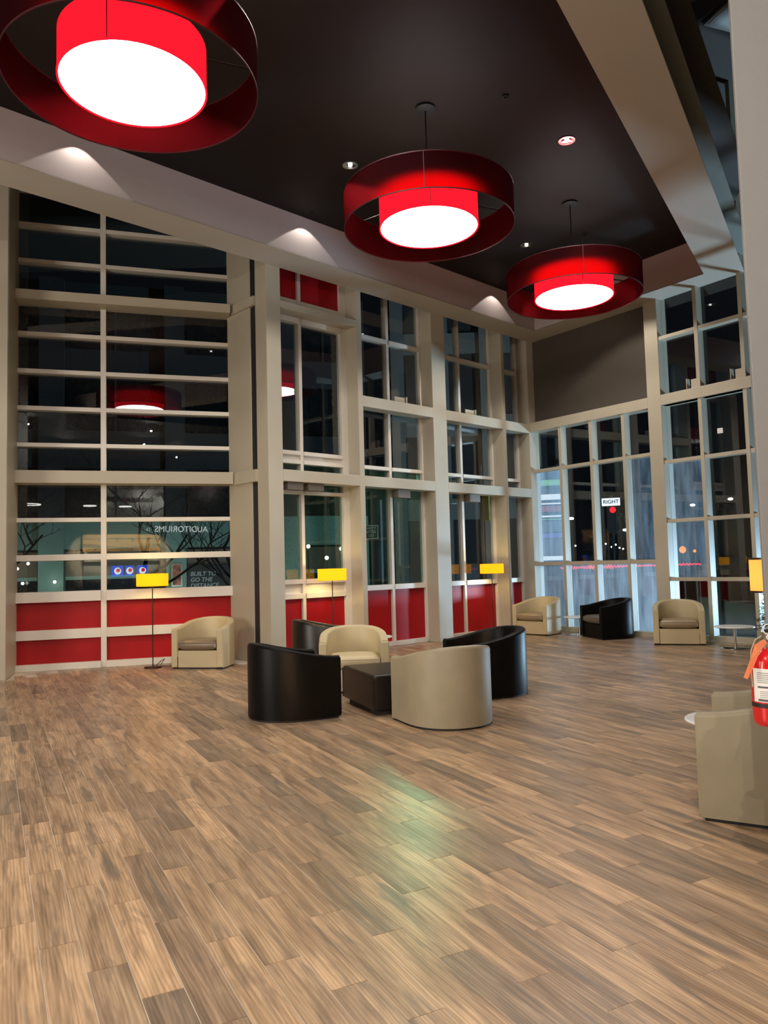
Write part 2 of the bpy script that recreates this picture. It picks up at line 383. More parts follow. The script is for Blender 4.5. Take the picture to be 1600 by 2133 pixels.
# ---- back wall (frame 1): columns, posts, beams
wb = struct('wall_back', 'back wall frame of grey steel columns and cross beams', G1, R1)
P = M['paint']
MB().box(-4.10, -3.80, -.31, .02, 0, TOP).build('column', P, wb, bevel=.006)
MB().box(-4.10, -3.93, .18, .92, 0, TOP).build('pilaster', P, wb, bevel=.006)
MB().box(-4.15, -3.96, .0, .72, 3.06, 3.27).build('beam', P, wb, bevel=.004)
MB().box(-4.15, -3.96, .0, .72, 6.13, 6.29).build('beam', P, wb, bevel=.004)
MB().box(-2.05, -1.93, -.31, .12, 0, TOP).build('post', P, wb, bevel=.005)
MB().box(0, .41, -.31, .12, 0, TOP).build('column', P, wb, bevel=.006)
MB().box(2.32, 2.42, -.31, .12, 0, TOP).build('post', P, wb, bevel=.005)
MB().box(3.30, 3.60, -.31, .12, 0, TOP).build('column', P, wb, bevel=.006)
for a, b in ((-3.80, -2.05), (-1.93, 0), (.41, 2.32), (2.42, 3.30)):
    MB().box(a, b, -.31, -.02, 3.06, 3.26).build('beam', P, wb, bevel=.005)
for a, b in ((-1.93, 0), (.41, 2.32), (2.42, 3.30)):
    MB().box(a, b, -.31, -.02, 4.575, 4.78).build('beam', P, wb, bevel=.005)
MB().box(-3.80, -2.05, -.31, .0, 6.08, 6.20).build('lintel', P, wb, bevel=.005)
for x, z0, z1 in ((-3.62, 2.93, 3.055), (-3.16, 2.93, 3.055), (-.96, 2.89, 3.055), (1.20, 2.89, 3.055)):
    MB().box(x - .04, x + .30, -.24, -.06, z0, z1).build('bracket', M['bracket'], wb, bevel=.004)
for x in (-.96, 1.20):
    MB().box(x + .05, x + .33, -.12, -.10, 4.785, 4.93).build('bracket', P, wb)
    MB().box(x + .36, x + .39, -.14, -.03, 4.785, 4.95).build('bracket', P, wb)
MB().box(-4.085, -4.075, .02, .18, 0, TOP).build('slot_glass', M['poster_black'], wb)

def bay(name, label, x0, x1, mulls, spec, jl=.05, jr=.05, pane=None):
    """one glazed bay of the back wall: jambs, mullions, rails and panes or red panels"""
    o = struct(name, label, G1, R1)
    xs = [x0 + jl] + [q for m_ in mulls for q in (m_ - .035, m_ + .035)] + [x1 - jr]
    MB().box(x0, x0 + jl, .0, .12, 0, TOP).build('mullion', M['mull'], o, bevel=.003)
    MB().box(x1 - jr, x1, .0, .12, 0, TOP).build('mullion', M['mull'], o, bevel=.003)
    for m_ in mulls: MB().box(m_ - .035, m_ + .035, .0, .12, 0, TOP).build('mullion', M['mull'], o, bevel=.003)
    for i in range(0, len(xs), 2):
        a, b = xs[i], xs[i + 1]
        for z0, z1, k in spec:
            if k == 'rail': MB().box(a, b, -.02, .12, z0, z1).build('rail', M['mull'], o, bevel=.003)
            elif k == 'red': MB().box(a, b, .05, .07, z0, z1).build('red_panel', M['red'], o)
            elif k == 'white': MB().box(a, b, .04, .06, z0, z1).build('white_panel', M['mull'], o)
            elif k == 'brown': MB().box(a, b, .05, .07, z0, z1).build('brown_panel', M['panel'], o)
            else: MB().box(a, b, .07, .08, z0, z1).build('pane', M[k], o)
    return o
bay('window_2', 'back wall bay beside the corner column with a framed box window', -3.80, -2.05, [-3.157],
    [(0, .09, 'rail'), (.09, 1.03, 'red'), (1.03, 1.12, 'rail'), (1.12, 1.29, 'white'), (1.29, 1.37, 'rail'), (1.37, 2.88, 'pane_green'), (2.88, 2.94, 'rail'), (2.94, 3.42, 'pane_green'),
     (3.42, 3.49, 'rail'), (3.49, 3.58, 'white'), (3.58, 3.65, 'rail'), (3.65, 5.98, 'pane'), (5.98, 6.08, 'rail'), (6.08, 6.32, 'white'), (6.32, 6.40, 'rail'), (6.40, 8.4, 'red'), (8.4, TOP, 'brown')], .06, .15)
std = [(0, .09, 'rail'), (.09, 1.10, 'red'), (1.10, 1.20, 'rail'), (1.20, 3.44, 'pane'), (3.44, 3.51, 'rail'), (3.51, 6.0, 'pane'), (6.0, 6.08, 'rail'), (6.08, TOP, 'pane')]
gr = [(a, b, 'pane_green' if k == 'pane' and b < 6 else k) for a, b, k in std]
bay('window_3', 'back wall bay between narrow post and broad column', -1.93, 0, [-.96], gr)
bay('window_4', 'back wall bay behind the floor lamp beyond the broad column', .41, 2.32, [1.20], std)
bay('window_5', 'narrow back wall bay beside the far corner', 2.42, 3.30, [], std)

# ---- right wall (frame 2)
wr = struct('wall_right', 'right wall frame with dark brown panel over the windows', K2, R2)
MB().box(-.30, .0, 0, .30, 0, 10.4).build('column', P, wr, bevel=.006)
MB().box(3.185, 3.485, 0, .32, 0, 10.4).build('column', P, wr, bevel=.006)
MB().box(0, 3.185, 0, .30, 4.59, 4.81).build('beam', P, wr, bevel=.005)
MB().box(3.485, 7.0, 0, .30, 4.60, 4.81).build('beam', P, wr, bevel=.005)
MB().box(3.485, 7.0, 0, .30, 8.30, 8.55).build('beam', P, wr, bevel=.005)
MB().box(0, 3.185, .20, .26, 4.81, 10.4).build('brown_panel', M['panel'], wr)
MB().box(7.0, 11.5, 0, .30, 0, 10.4).build('wall_panel', P, wr)
for x in (4.04, 4.93):
    MB().box(x, x + .012, .03, .14, 4.81, 5.02).build('bracket', P, wr)
    MB().box(x + .09, x + .30, .05, .065, 4.81, 4.99).build('bracket', P, wr)
def wall2(name, label, xs, mw, rails, panes):
    o = struct(name, label, K2, R2)
    zt = rails[-1][1]
    for m_ in xs[1:-1]: MB().box(m_ - mw / 2, m_ + mw / 2, .02, .21, 0, zt).build('mullion', M['paint'], o, bevel=.003)
    xe = [xs[0]] + [q for m_ in xs[1:-1] for q in (m_ - mw / 2, m_ + mw / 2)] + [xs[-1]]
    for i in range(0, len(xe), 2):
        for z0, z1 in rails[:-1]:
            MB().box(xe[i], xe[i + 1], .0 if z0 == 0 else .03, .21, z0, z1).build('rail', M['paint'], o, bevel=.003)
        zs = [z for r in rails for z in r][1:-1]
        for j in range(0, len(zs), 2):
            k = panes(i // 2, j // 2)
            if zs[j + 1] - zs[j] > .02: MB().box(xe[i], xe[i + 1], .17, .18, zs[j], zs[j + 1]).build('pane', M[k], o)
    return o
def k6(i, j):
    if j == 0: return 'pane_low'
    if j == 1: return ('pane_frost', 'pane', 'pane', 'pane_haze')[i]
    return 'pane'
wall2('window_6', 'four-light window under the dark brown panel', [0, .86, 1.715, 2.555, 3.185], .075, [(0, .10), (1.47, 1.55), (3.63, 3.70), (4.59, 4.59)], k6)
wall2('window_7', 'tall window grid beyond the far column', [3.485, 4.30, 5.19, 6.10, 7.0], .075,
      [(0, .10), (1.12, 1.19), (2.26, 2.33), (3.43, 3.50), (4.60, 4.81), (5.92, 5.99), (8.30, 8.55), (10.4, 10.4)],
      lambda i, j: 'pane_haze' if (i == 0 and j in (1, 2)) else 'pane')

# ---- near wall end with the fire extinguisher
wn = struct('wall_near', 'plain light grey wall end carrying the fire extinguisher')
MB().prism([(1.885, 3.85), (8.9, 3.85), (8.9, 4.0), (1.950, 4.0)], 0, 10.4).build('wall_panel', M['wallgrey'], wn, bevel=.004)
# ---- closing walls behind the camera
wz = struct('wall_rear', 'plain dark wall at the far end of the lobby behind the camera')
MB().box(-10.5, 9.0, -9.35, -9.2, 0, 7.0).build('wall_panel', M['rear'], wz)
ws = struct('wall_side', 'plain side walls of the lobby behind the camera')
MB().box(-10.5, -10.35, -9.2, 10.5, 0, 7.0).build('wall_panel', M['rear'], ws)
MB().box(8.85, 9.0, -9.2, 3.85, 0, 10.4).build('wall_panel', M['rear'], ws)
MB().box(8.85, 9.0, 4.0, 10.3, 0, 10.4).build('wall_panel', M['paint'], ws)

# ------------------------------------------------------------------ ceiling
ce = struct('ceiling', 'black tray ceiling with warm grey soffit border')
ZS, ZT = 6.77, 7.46
def uN(u, n): return wpt(G1, R1, u, -n)[:2]
oc = (3.69, 18.11)                      # outer far corner of the soffit
ic = (3.52, 17.11); ir = (6.00, 13.84); orr = (6.73, 13.80)
nl_i = uN(-20.2, 1.02); nl_o = uN(-20.2, .31)
sdir = Vector((.519, .855))
ri = (ir[0] - 16 * sdir.x, ir[1] - 16 * sdir.y); ro = (6.43 - 7.9 * sdir.x, 13.18 - 7.9 * sdir.y)
# left soffit, end soffit, right soffit as slabs (undersides at ZS)
def slab(poly, z0, z1, m, nm): return MB().prism(poly, z0, z1).build(nm, m, ce)
def ccw(p):
    a = sum(p[i][0] * p[(i + 1) % len(p)][1] - p[(i + 1) % len(p)][0] * p[i][1] for i in range(len(p)))
    return p if a > 0 else p[::-1]
slab(ccw([oc, ic, nl_i, nl_o]), ZS, ZS + .02, M['soffit'], 'soffit')
slab(ccw([oc, orr, ir, ic]), ZS, ZS + .02, M['soffit'], 'soffit')
slab(ccw([orr, ir, ri, (ri[0] + .70 * .855, ri[1] - .70 * .519)]), ZS, ZS + .02, M['soffit'], 'soffit')
def side(a, b, m, nm='tray_side', z0=ZS, z1=ZT):
    MB().add([(*a, z0), (*b, z0), (*b, z1), (*a, z1)], [(0, 1, 2, 3)]).build(nm, m, ce)
side(nl_i, ic, M['trayside']); side(ic, ir, M['trayside']); side(ir, ri, M['trayside'])
slab(ccw([nl_i, ri, ir, ic]), ZT, ZT + .03, M['tray'], 'tray_top')
# lower lobby ceiling behind the camera and over the far left
slab([(-10.5, -9.3), (9.0, -9.3), (9.0, .6), (-10.5, .6)], ZS - .02, ZS, M['rear'], 'rear_ceiling')
# stepped upper ceiling to the right of the soffit
e2 = ((2.91 - 3.2, 7.26 - 5.26), (6.95, 13.9)); e3 = ((3.49 - 3.2, 7.94 - 5.0), (5.93, 11.85))
slab(ccw([(2.54 - 4.1, 6.82 - 5.93), (6.0, 13.3), (6.3, 13.9), e2[1], e2[0]]), 7.1, 7.12, M['high2'], 'ceiling_step')
slab(ccw([(2.54 - 4.1, 6.82 - 5.93), (6.0, 13.3), (6.3, 13.7), e3[1], e3[0]]), 7.6, 7.62, M['high'], 'ceiling_step')
slab([(-10.5, -9.3), (12.5, -9.3), (12.5, 22), (-10.5, 22)], 10.4, 10.45, M['high'], 'upper_ceiling')

# ------------------------------------------------------------------ floor of wood-look tiles
fl = struct('floor', 'wood-look plank tile floor with light grout')
ROOM = [(-10.4, -9.2), (8.9, -9.2), (8.9, 10.5), wpt(K2, R2, 3.4, .0)[:2], wpt(K2, R2, 0, 0)[:2], uN(3.3, .04), uN(-3.8, .04), uN(-4.05, -.86),
        wpt(A0, RA, 2.4, 0)[:2], wpt(A0, RA, -1.15, 0)[:2], wpt(A0, RA, -1.15, -.99)[:2], wpt(A0, RA, -5.5, -.99)[:2]]
MB().prism(ccw(ROOM), -.06, -.0022).build('subfloor', M['grout'], fl)
pP = rad(-27.22)
dp = Vector((math.sin(pP), math.cos(pP))); dq = Vector((math.cos(pP), -math.sin(pP)))
LEN, WID, PIT = .917, .1594, .1594
def clip(poly, a, b):
    out = []
    for i in range(len(poly)):
        p, q = poly[i], poly[(i + 1) % len(poly)]
        sp = (b[0] - a[0]) * (p[1] - a[1]) - (b[1] - a[1]) * (p[0] - a[0]); sq = (b[0] - a[0]) * (q[1] - a[1]) - (b[1] - a[1]) * (q[0] - a[0])
        if sp >= 0: out.append(p)
        if (sp >= 0) != (sq >= 0):
            t = sp / (sp - sq); out.append((p[0] + (q[0] - p[0]) * t, p[1] + (q[1] - p[1]) * t))
    return out
def inside(p):
    c = False
    for i in range(len(ROOM)):
        (x0, y0), (x1, y1) = ROOM[i], ROOM[i - 1]
        if (y0 > p[1]) != (y1 > p[1]) and p[0] < (x1 - x0) * (p[1] - y0) / (y1 - y0) + x0: c = not c
    return c
def scr(p):
    d = Vector((p[0], p[1], -1.6)); z = d.dot(_f)
    return (800 + 1602 * d.dot(_x2) / z, 1066.5 - 1602 * d.dot(_u2) / z) if z > .1 else None
g = .0021
cand = []
for k in range(-70, 75):
    off = (-.3057 * (k - 7)) % LEN
    for mm in range(-3, 26):
        q0 = .2 + PIT * k; p0 = 2.487 + off + (mm - 3) * LEN
        cor = [(p0 + g, q0 + g), (p0 + LEN - g, q0 + g), (p0 + LEN - g, q0 + PIT - g), (p0 + g, q0 + PIT - g)]
        pts = [tuple(dp * a + dq * b) for a, b in cor]
        cen = dp * (p0 + LEN / 2) + dq * (q0 + PIT / 2)
        if cen.y < .3: continue
        ins = [inside(q) for q in pts]
        if not any(ins) and not inside(cen): continue
        s4 = [scr(q) for q in pts]
        vis = all(s4) and max(q[0] for q in s4) > -150 and min(q[0] for q in s4) < 1750 and min(q[1] for q in s4) < 2300
        area = abs(sum(s4[i][0] * s4[(i + 1) % 4][1] - s4[(i + 1) % 4][0] * s4[i][1] for i in range(4))) / 2 if all(s4) else 0
        cand.append((area if vis and all(ins) else -1, p0, q0, pts, all(ins), cen))
cand.sort(key=lambda c: -c[0])
def plank_mesh(i):
    mb = MB(); a, b = LEN / 2 - g, PIT / 2 - g
    mb.add([(-a, -b, 0), (a, -b, 0), (a, b, 0), (-a, b, 0), (-a, -b, -.004), (a, -b, -.004), (a, b, -.004), (-a, b, -.004)],
           [(0, 1, 2, 3), (4, 5, 1, 0), (5, 6, 2, 1), (6, 7, 3, 2), (7, 4, 0, 3)])
    me = mb.mesh('plank', M['plank']); uv = me.uv_layers.new(name='UVMap'); ou, ov = random.random() * 40, random.random() * 40
    fl_ = -1 if random.random() < .5 else 1
    for l in me.loops:
        v = me.vertices[l.vertex_index].co; uv.data[l.index].uv = (ou + v.x * fl_, ov + v.y)
    at = me.attributes.new('tone', 'FLOAT', 'FACE'); t = random.betavariate(1.6, 1.7)
    for d in at.data: d.value = t
    return me
VAR = [plank_mesh(i) for i in range(40)]
for c in cand[:300]:
    o = bpy.data.objects.new('plank', VAR[random.randrange(40)]); COL.objects.link(o); o.parent = fl
    o.location = (c[5].x, c[5].y, random.uniform(-.0003, .0003)); o.rotation_euler = (0, 0, math.atan2(dp.y, dp.x))
ER = [(ROOM[i], ROOM[(i + 1) % len(ROOM)]) for i in range(len(ROOM))]
if sum(a[0] * b[1] - b[0] * a[1] for a, b in ER) < 0: ER = [(b, a) for a, b in ER]
V, F, UV, TN = [], [], [], []
for c in cand[300:]:
    poly = c[3]
    s_ = sum(poly[i][0] * poly[(i + 1) % 4][1] - poly[(i + 1) % 4][0] * poly[i][1] for i in range(4))
    if s_ < 0: poly = poly[::-1]
    if not c[4]:
        for a, b in ER:   # trim edge tiles against the wall lines they cross
            mid = ((a[0] + b[0]) / 2, (a[1] + b[1]) / 2); d = math.hypot(b[0] - a[0], b[1] - a[1])
            t = ((c[5].x - a[0]) * (b[0] - a[0]) + (c[5].y - a[1]) * (b[1] - a[1])) / (d * d)
            if -.15 < t < 1.15: poly = clip(poly, a, b)
            if len(poly) < 3: break
    if len(poly) < 3: continue
    k = len(V); V += [(x, y, 0) for x, y in poly]; F.append(tuple(range(k, k + len(poly))))
    ou, ov = random.random() * 40, random.random() * 40
    for x, y in poly:
        v = Vector((x, y)); UV.append((ou + v.dot(dp) - c[1], ov + v.dot(dq) - c[2]))
    TN.append(random.betavariate(1.6, 1.7))
me = bpy.data.meshes.new('plank_field'); me.from_pydata(V, [], F); me.materials.append(M['plank'])
uv = me.uv_layers.new(name='UVMap')
for l in me.loops: uv.data[l.index].uv = UV[l.vertex_index]
at = me.attributes.new('tone', 'FLOAT', 'FACE')
for i, d in enumerate(at.data): d.value = TN[i]
o = bpy.data.objects.new('plank_field', me); COL.objects.link(o); o.parent = fl; o['kind'] = 'stuff'

# ------------------------------------------------------------------ pendants
def pendant(loc, label, proto=None):
    x, y = loc
    if proto:
        r = copy_tree(proto); r.location = (x, y, 5.85); r['label'] = label
        return r
    t = thing('drum_pendant', label, 'pendant lamp', (x, y, 5.85), 0, 'red double drum pendants')
    n = 96
    MB().lathe([(1.08, 0), (1.08, .45), (1.076, .45), (1.076, 0)], n, closed=True).build('outer_drum', M['outer'], t, smooth=True)
    for z in (0, .438): MB().lathe([(1.074, z), (1.084, z), (1.084, z + .012), (1.074, z + .012)], n, closed=True).build('hem', M['hem'], t)
    MB().box(-.004, .004, -1.083, -1.079, .01, .44).build('seam', M['hem'], t).rotation_euler = (0, 0, rad(-6))
    MB().lathe([(.628, .012), (.628, .40), (.622, .40), (.622, .012)], 72, closed=True).build('inner_drum', M['inner'], t, smooth=True)
    MB().lathe([(.616, .008), (.634, .008), (.634, .022), (.616, .022)], 72, closed=True).build('inner_hem', M['inner'], t)
    MB().box(-.004, .004, -.632, -.629, .02, .39).build('inner_seam', M['hem'], t).rotation_euler = (0, 0, rad(-1))
    MB().disc(.618, .016, 72, up=False).build('diffuser', M['diffuser'], t)
    b = MB()
    for a in range(3):
        c, s = math.cos(a * PI * 2 / 3 + .4), math.sin(a * PI * 2 / 3 + .4)
        b.tube([(c * .03, s * .03, .42), (c * 1.07, s * 1.07, .42)], .008, 6)
    b.build('spider', M['canopy'], t)
    MB().tube([(0, 0, .42), (0, 0, ZT - 5.85)], .009, 8).build('stem', M['canopy'], t)
    MB().lathe([(.001, ZT - 5.85), (.13, ZT - 5.85), (.13, ZT - 5.85 - .03), (.05, ZT - 5.85 - .05), (.001, ZT - 5.85 - .05)], 32).build('ceiling_canopy', M['canopy'], t, smooth=True)
    return t
p1 = pendant((-2.11, 6.52), 'red double drum pendant nearest the camera, its stem out of view above')
pendant((.67, 9.55), 'middle red double drum pendant with dark stem to the black ceiling', p1)
pendant((3.20, 12.32), 'smallest-looking red double drum pendant near the far tray corner', p1)

# ------------------------------------------------------------------ recessed downlights and sprinklers
def downlight(x, y, label, proto=None, power=240):
    if proto:
        t = copy_tree(proto); t.location = (x, y, ZT); t['label'] = label; return t
    t = thing('recessed_downlight', label, 'downlight', (x, y, ZT), 0, 'recessed downlights in the black ceiling')
    MB().lathe([(.085, .0), (.115, -.004), (.115, -.012), (.08, -.012), (.08, 0)], 32).build('trim_ring', M['chrome'], t, smooth=True)
    MB().lathe([(.08, -.010), (.055, -.004), (.001, -.001)], 32).build('reflector', M['chrome'], t, smooth=True)
    MB().sphere((0, 0, -.012), .03, 12, 8, (1, 1, .6)).build('bulb', M['e_white'], t, smooth=True)
    l = bpy.data.lights.new('downlight_beam', 'SPOT'); l.energy = power; l.color = (1, .90, .80); l.spot_size = rad(116); l.spot_blend = .25; l.shadow_soft_size = .03
    lo = bpy.data.objects.new('downlight_beam', l); COL.objects.link(lo); lo.parent = t; lo.location = (0, 0, -.045)
    return t
dl = downlight(-.36, 10.92, 'recessed chrome downlight left of the middle pendant')
downlight(2.70, 10.41, 'recessed chrome downlight right of the middle pendant, above it in view', dl)
downlight(2.78, 13.94, 'recessed chrome downlight between middle and far pendants', dl)
downlight(-2.90, 8.95, 'added recessed chrome downlight hidden behind the nearest pendant drum', dl)  # extra unseen fitting, added for its light
downlight(4.05, 14.5, 'added recessed chrome downlight hidden behind the far pendant drum', dl)  # another added one, brightens the far end
downlight(-.45, 7.4, 'recessed chrome downlight over the open floor between pendants', dl)
def added_arc_spot(u, label):  # added fittings, there only to cast light arcs on the tray side
    x, y = uN(u, 1.17)
    t = thing('added_arc_spot', label, 'downlight', (x, y, ZT), 0, 'added arc spots along the left tray side')
    MB().lathe([(.001, 0), (.028, 0), (.028, -.012), (.020, -.012), (.016, -.004), (.001, -.003)], 20).build('trim_ring', M['canopy'], t, smooth=True)
    l = bpy.data.lights.new('arc_beam', 'SPOT'); l.energy = 20; l.color = (1, .93, .86); l.spot_size = rad(104); l.spot_blend = .08; l.shadow_soft_size = .012
    lo = bpy.data.objects.new('arc_beam', l); COL.objects.link(lo); lo.parent = t; lo.location = (0, 0, -.03)
added_arc_spot(-7.55, 'tiny added spot casting the light arc beside the nearest pendant')
added_arc_spot(-3.75, 'tiny added spot casting the light arc left of the middle pendant')
added_arc_spot(1.32, 'tiny added spot casting the light arc left of the far pendant')
def sprinkler(x, y, label):
    t = thing('ceiling_sensor', label, 'sprinkler', (x, y, ZT), 0, 'dark sprinkler heads on the black ceiling')
    MB().lathe([(.001, 0), (.045, 0), (.045, -.02), (.001, -.025)], 20).build('escutcheon', M['canopy'], t, smooth=True)
    MB().lathe([(.001, -.02), (.012, -.02), (.012, -.05), (.03, -.055), (.001, -.06)], 14).build('nozzle', M['canopy'], t, smooth=True)
sprinkler(1.67, 9.34, 'small dark sprinkler head in the ceiling above the middle pendant')
sprinkler(3.77, 13.54, 'small dark sprinkler head in the ceiling by the far pendant stem')
t = thing('ceiling_fitting', 'unlit square ceiling fitting high up beside the grey wall end', 'light fitting', (5.95, 11.95, 10.4), rad(20))
MB().box(-.36, .36, -.36, .36, -.05, 0).build('frame', M['troffer'], t, bevel=.01); MB().box(-.31, .31, -.31, .31, -.058, -.05).build('diffuser_panel', M['troffer'], t)

# ------------------------------------------------------------------ tub chairs
def tub_chair(name, label, fc, face, shell, cushion, group, front=None):
    """front centre fc, facing direction face; local -y is the front"""
    f = Vector(face).normalized(); rz = math.atan2(f.y, f.x) + PI / 2
    W, D, TH = .44, .86, .105
    t = thing(name, label, 'armchair', (fc[0], fc[1], 0), rz, group)
    # plan path from the left arm front round the back to the right arm front (y = 0 front, y = D back)
    path = [(-W, 0, 0), (-W, .06, 0), (-W, .15, 0), (-W, .25, 0), (-W, .34, 0)]
    for i in range(1, 24):
        a = PI - PI * i / 24; ca, sa = math.cos(a), math.sin(a); e = 2 / 2.12
        path.append((W * math.copysign(abs(ca) ** e, ca), .36 + (D - .36) * abs(sa) ** e, sa))
    path += [(W, .34, 0), (W, .25, 0), (W, .15, 0), (W, .06, 0), (W, 0, 0)]
    n = len(path); rings = []
    for i, (x, y, s) in enumerate(path):
        a, b = path[max(i - 1, 0)], path[min(i + 1, n - 1)]
        tx, ty = b[0] - a[0], b[1] - a[1]; l = math.hypot(tx, ty); nx, ny = ty / l, -tx / l     # inward normal
        q = min(1, max(0, (y - .06) / (D - .06))); q = (q * q * (3 - 2 * q)) * .35 + .65 * q ** 1.1
        h = .645 + .145 * q
        th = TH + .015 * q
        prof = [(0, .022), (0, .12), (0, h - .03), (.008, h - .008), (.022, h), (th - .022, h), (th - .008, h - .008), (th, h - .03), (th + .012 * q, .45), (th + .02 * q, .20)]
        rings.append([(x + nx * o, y + ny * o, z) for o, z in prof])
    k = len(rings[0]); vs = [v for r in rings for v in r]; fs = []
    for i in range(n - 1):
        for j in range(k - 1): fs.append((i * k + j, i * k + j + 1, (i + 1) * k + j + 1, (i + 1) * k + j))
    fs.append(tuple(range(k))[::-1]); fs.append(tuple((n - 1) * k + j for j in range(k)))
    MB().add(vs, fs).build('shell', shell, t, smooth=True, sharp=50)
    iw = W - TH
    MB().box(-iw - .005, iw + .005, .012, .10, .022, .295).build('front_panel', front or shell, t, bevel=.012, segs=3)
    MB().box(-iw, iw, .10, .62, .20, .285).build('seat_deck', shell, t)
    for s in (-1, 1):
        x0, x1 = sorted((s * (W - .006), s * (W - TH + .006)))
        MB().box(x0, x1, -.012, .012, .03, .628).build('arm_front', shell, t, bevel=.009, segs=3)
        MB().tube([(s * .20, D - TH - .022, .47), (s * .20, D - TH - .012, .62), (s * .20, D - TH - .002, .768)], .004, 6).build('seam', shell, t)
    # seat cushion: puffed rounded block
    nx_, ny_ = 14, 14; cw, y0, y1 = iw - .012, -.018, .60; vs = []; fs = []
    def cz(a, b): return (1 - abs(a) ** 4) ** .5 * (1 - abs(b) ** 4) ** .5
    for sgn in (1, -1):
        for i in range(nx_ + 1):
            for j in range(ny_ + 1):
                a = -1 + 2 * i / nx_; b = -1 + 2 * j / ny_
                back = max(0, b); xx = a * cw * (1 - .22 * back ** 3); yy = (y0 + y1) / 2 + b * (y1 - y0) / 2 * (1 - .04 * a * a)
                vs.append((xx, yy, .378 + sgn * (.040 + .046 * cz(a, b) ** .5)))
    m_ = (nx_ + 1) * (ny_ + 1)
    for i in range(nx_):
        for j in range(ny_):
            q = [i * (ny_ + 1) + j, (i + 1) * (ny_ + 1) + j, (i + 1) * (ny_ + 1) + j + 1, i * (ny_ + 1) + j + 1]
            fs.append(tuple(q)); fs.append(tuple(m_ + z for z in q[::-1]))
    edge = [i * (ny_ + 1) for i in range(nx_ + 1)] + [nx_ * (ny_ + 1) + j for j in range(1, ny_ + 1)] + [i * (ny_ + 1) + ny_ for i in range(nx_ - 1, -1, -1)] + [j for j in range(ny_ - 1, 0, -1)]
    for i in range(len(edge)):
        a, b = edge[i], edge[(i + 1) % len(edge)]; fs.append((a, m_ + a, m_ + b, b))
    c = MB().add(vs, fs).build('seat_cushion', cushion, t, smooth=True, sharp=60)
    pts = [Vector(vs[e_]) for e_ in edge]; pts.append(pts[0])
    MB().tube([p + Vector((0, 0, -.002)) for p in pts], .006, 5, cap=False).build('welt', cushion, c, smooth=True)
    pl = [(x * .965, .02 + y * .955) for x, y, s in path]
    MB().prism(pl[::-1], 0, .022).build('plinth', M['plinth'], t)
    return t
GC = 'tub armchairs of the lobby'
tub_chair('tub_chair', 'beige tub chair with taupe seat beside the lamp at the left window wall', (-3.055, 12.445), (-.19, -.98), M['beige'], M['taupe'], GC)
tub_chair('tub_chair', 'black tub chair seen from its rounded back, left of the dark ottoman', (-.70, 8.62), (.90, .44), M['black'], M['black'], GC)
tub_chair('tub_chair', 'cream tub chair facing the camera behind the dark ottoman', (-.42, 9.72), (.06, -1), M['beige'], M['beige'], GC)
tub_chair('tub_chair', 'dark brown tub chair by the corner column behind the cream one', (-.60, 11.95), (.985, .17), M['darkbrown'], M['darkbrown'], GC)
tub_chair('tub_chair', 'beige tub chair seen from its rounded back, in front of the ottoman', (.43, 8.24), (-.40, .917), M['beige2'], M['beige2'], GC)
tub_chair('tub_chair', 'black tub chair right of the ottoman, partly hidden by a beige back', (.86, 9.36), (-.93, -.36), M['black'], M['black'], GC)
tub_chair('tub_chair', 'beige tub chair in the far corner under the narrow bay', (3.055, 16.605), (-.707, -.707), M['beige'], M['tan'], GC)
tub_chair('tub_chair', 'black tub chair with grey seat against the right windows', (4.105, 15.58), (-.97, -.237), M['black'], M['greyleather'], GC)
tub_chair('tub_chair', 'beige tub chair with tan seat before the right column, beside a round table', (5.255, 13.96), (-.333, -.943), M['beige'], M['tan'], GC)
tub_chair('tub_chair', 'beige tub chair side-on below the fire extinguisher, cut off by the frame', (2.09, 5.15), (-.866, .5), M['beige2'], M['beige2'], GC)

# ------------------------------------------------------------------ ottoman
t = thing('cube_ottoman', 'square dark leather ottoman table amid the four tub chairs', 'ottoman', (.07, 8.82, 0), math.atan2(.38, .925))
MB().box(-.45, .45, -.50, .50, .06, .43).build('body', M['darkbrown'], t, bevel=.03, segs=4)
MB().box(-.455, .455, -.505, .505, .375, .381).build('welt', M['darkbrown'], t, bevel=.003)
MB().box(-.39, .39, -.44, .44, 0, .06).build('plinth', M['plinth'], t)
for (a, b) in ((-1, -1), (1, -1), (-1, 1), (1, 1)):
    MB().tube([(a * .447, b * .497, .075), (a * .447, b * .497, .40)], .006, 6).build('corner_seam', M['darkbrown'], t)

# ------------------------------------------------------------------ round side tables
def side_table(x, y, label, proto=None):
    if proto:
        t = copy_tree(proto); t.location = (x, y, 0); t['label'] = label; return t
    t = thing('side_table', label, 'side table', (x, y, 0), 0, 'round white side tables')
    MB().lathe([(.001, .352), (.30, .352), (.325, .362), (.325, .372), (.318, .378), (.001, .378)], 48).build('table_top', M['white'], t, smooth=True)
    MB().lathe([(.024, .012), (.024, .352)], 20).build('pedestal', M['chrome'], t, smooth=True)
    MB().lathe([(.001, 0), (.235, 0), (.235, .006), (.20, .012), (.03, .018), (.001, .018)], 40).build('base', M['chrome'], t, smooth=True)
    MB().lathe([(.024, .02), (.034, .02), (.034, .05), (.024, .05)], 20).build('collar', M['chrome'], t, smooth=True)
    return t
st = side_table(5.97, 13.33, 'round white side table on chrome pedestal beside the little fir tree')
side_table(4.10, 16.50, 'round white side table between the far corner chair and black chair', st)
side_table(-.24, 13.20, 'round white side table mostly hidden behind the cream tub chair', st)
side_table(2.55, 5.84, 'round white side table peeping out behind the side-on beige chair', st)

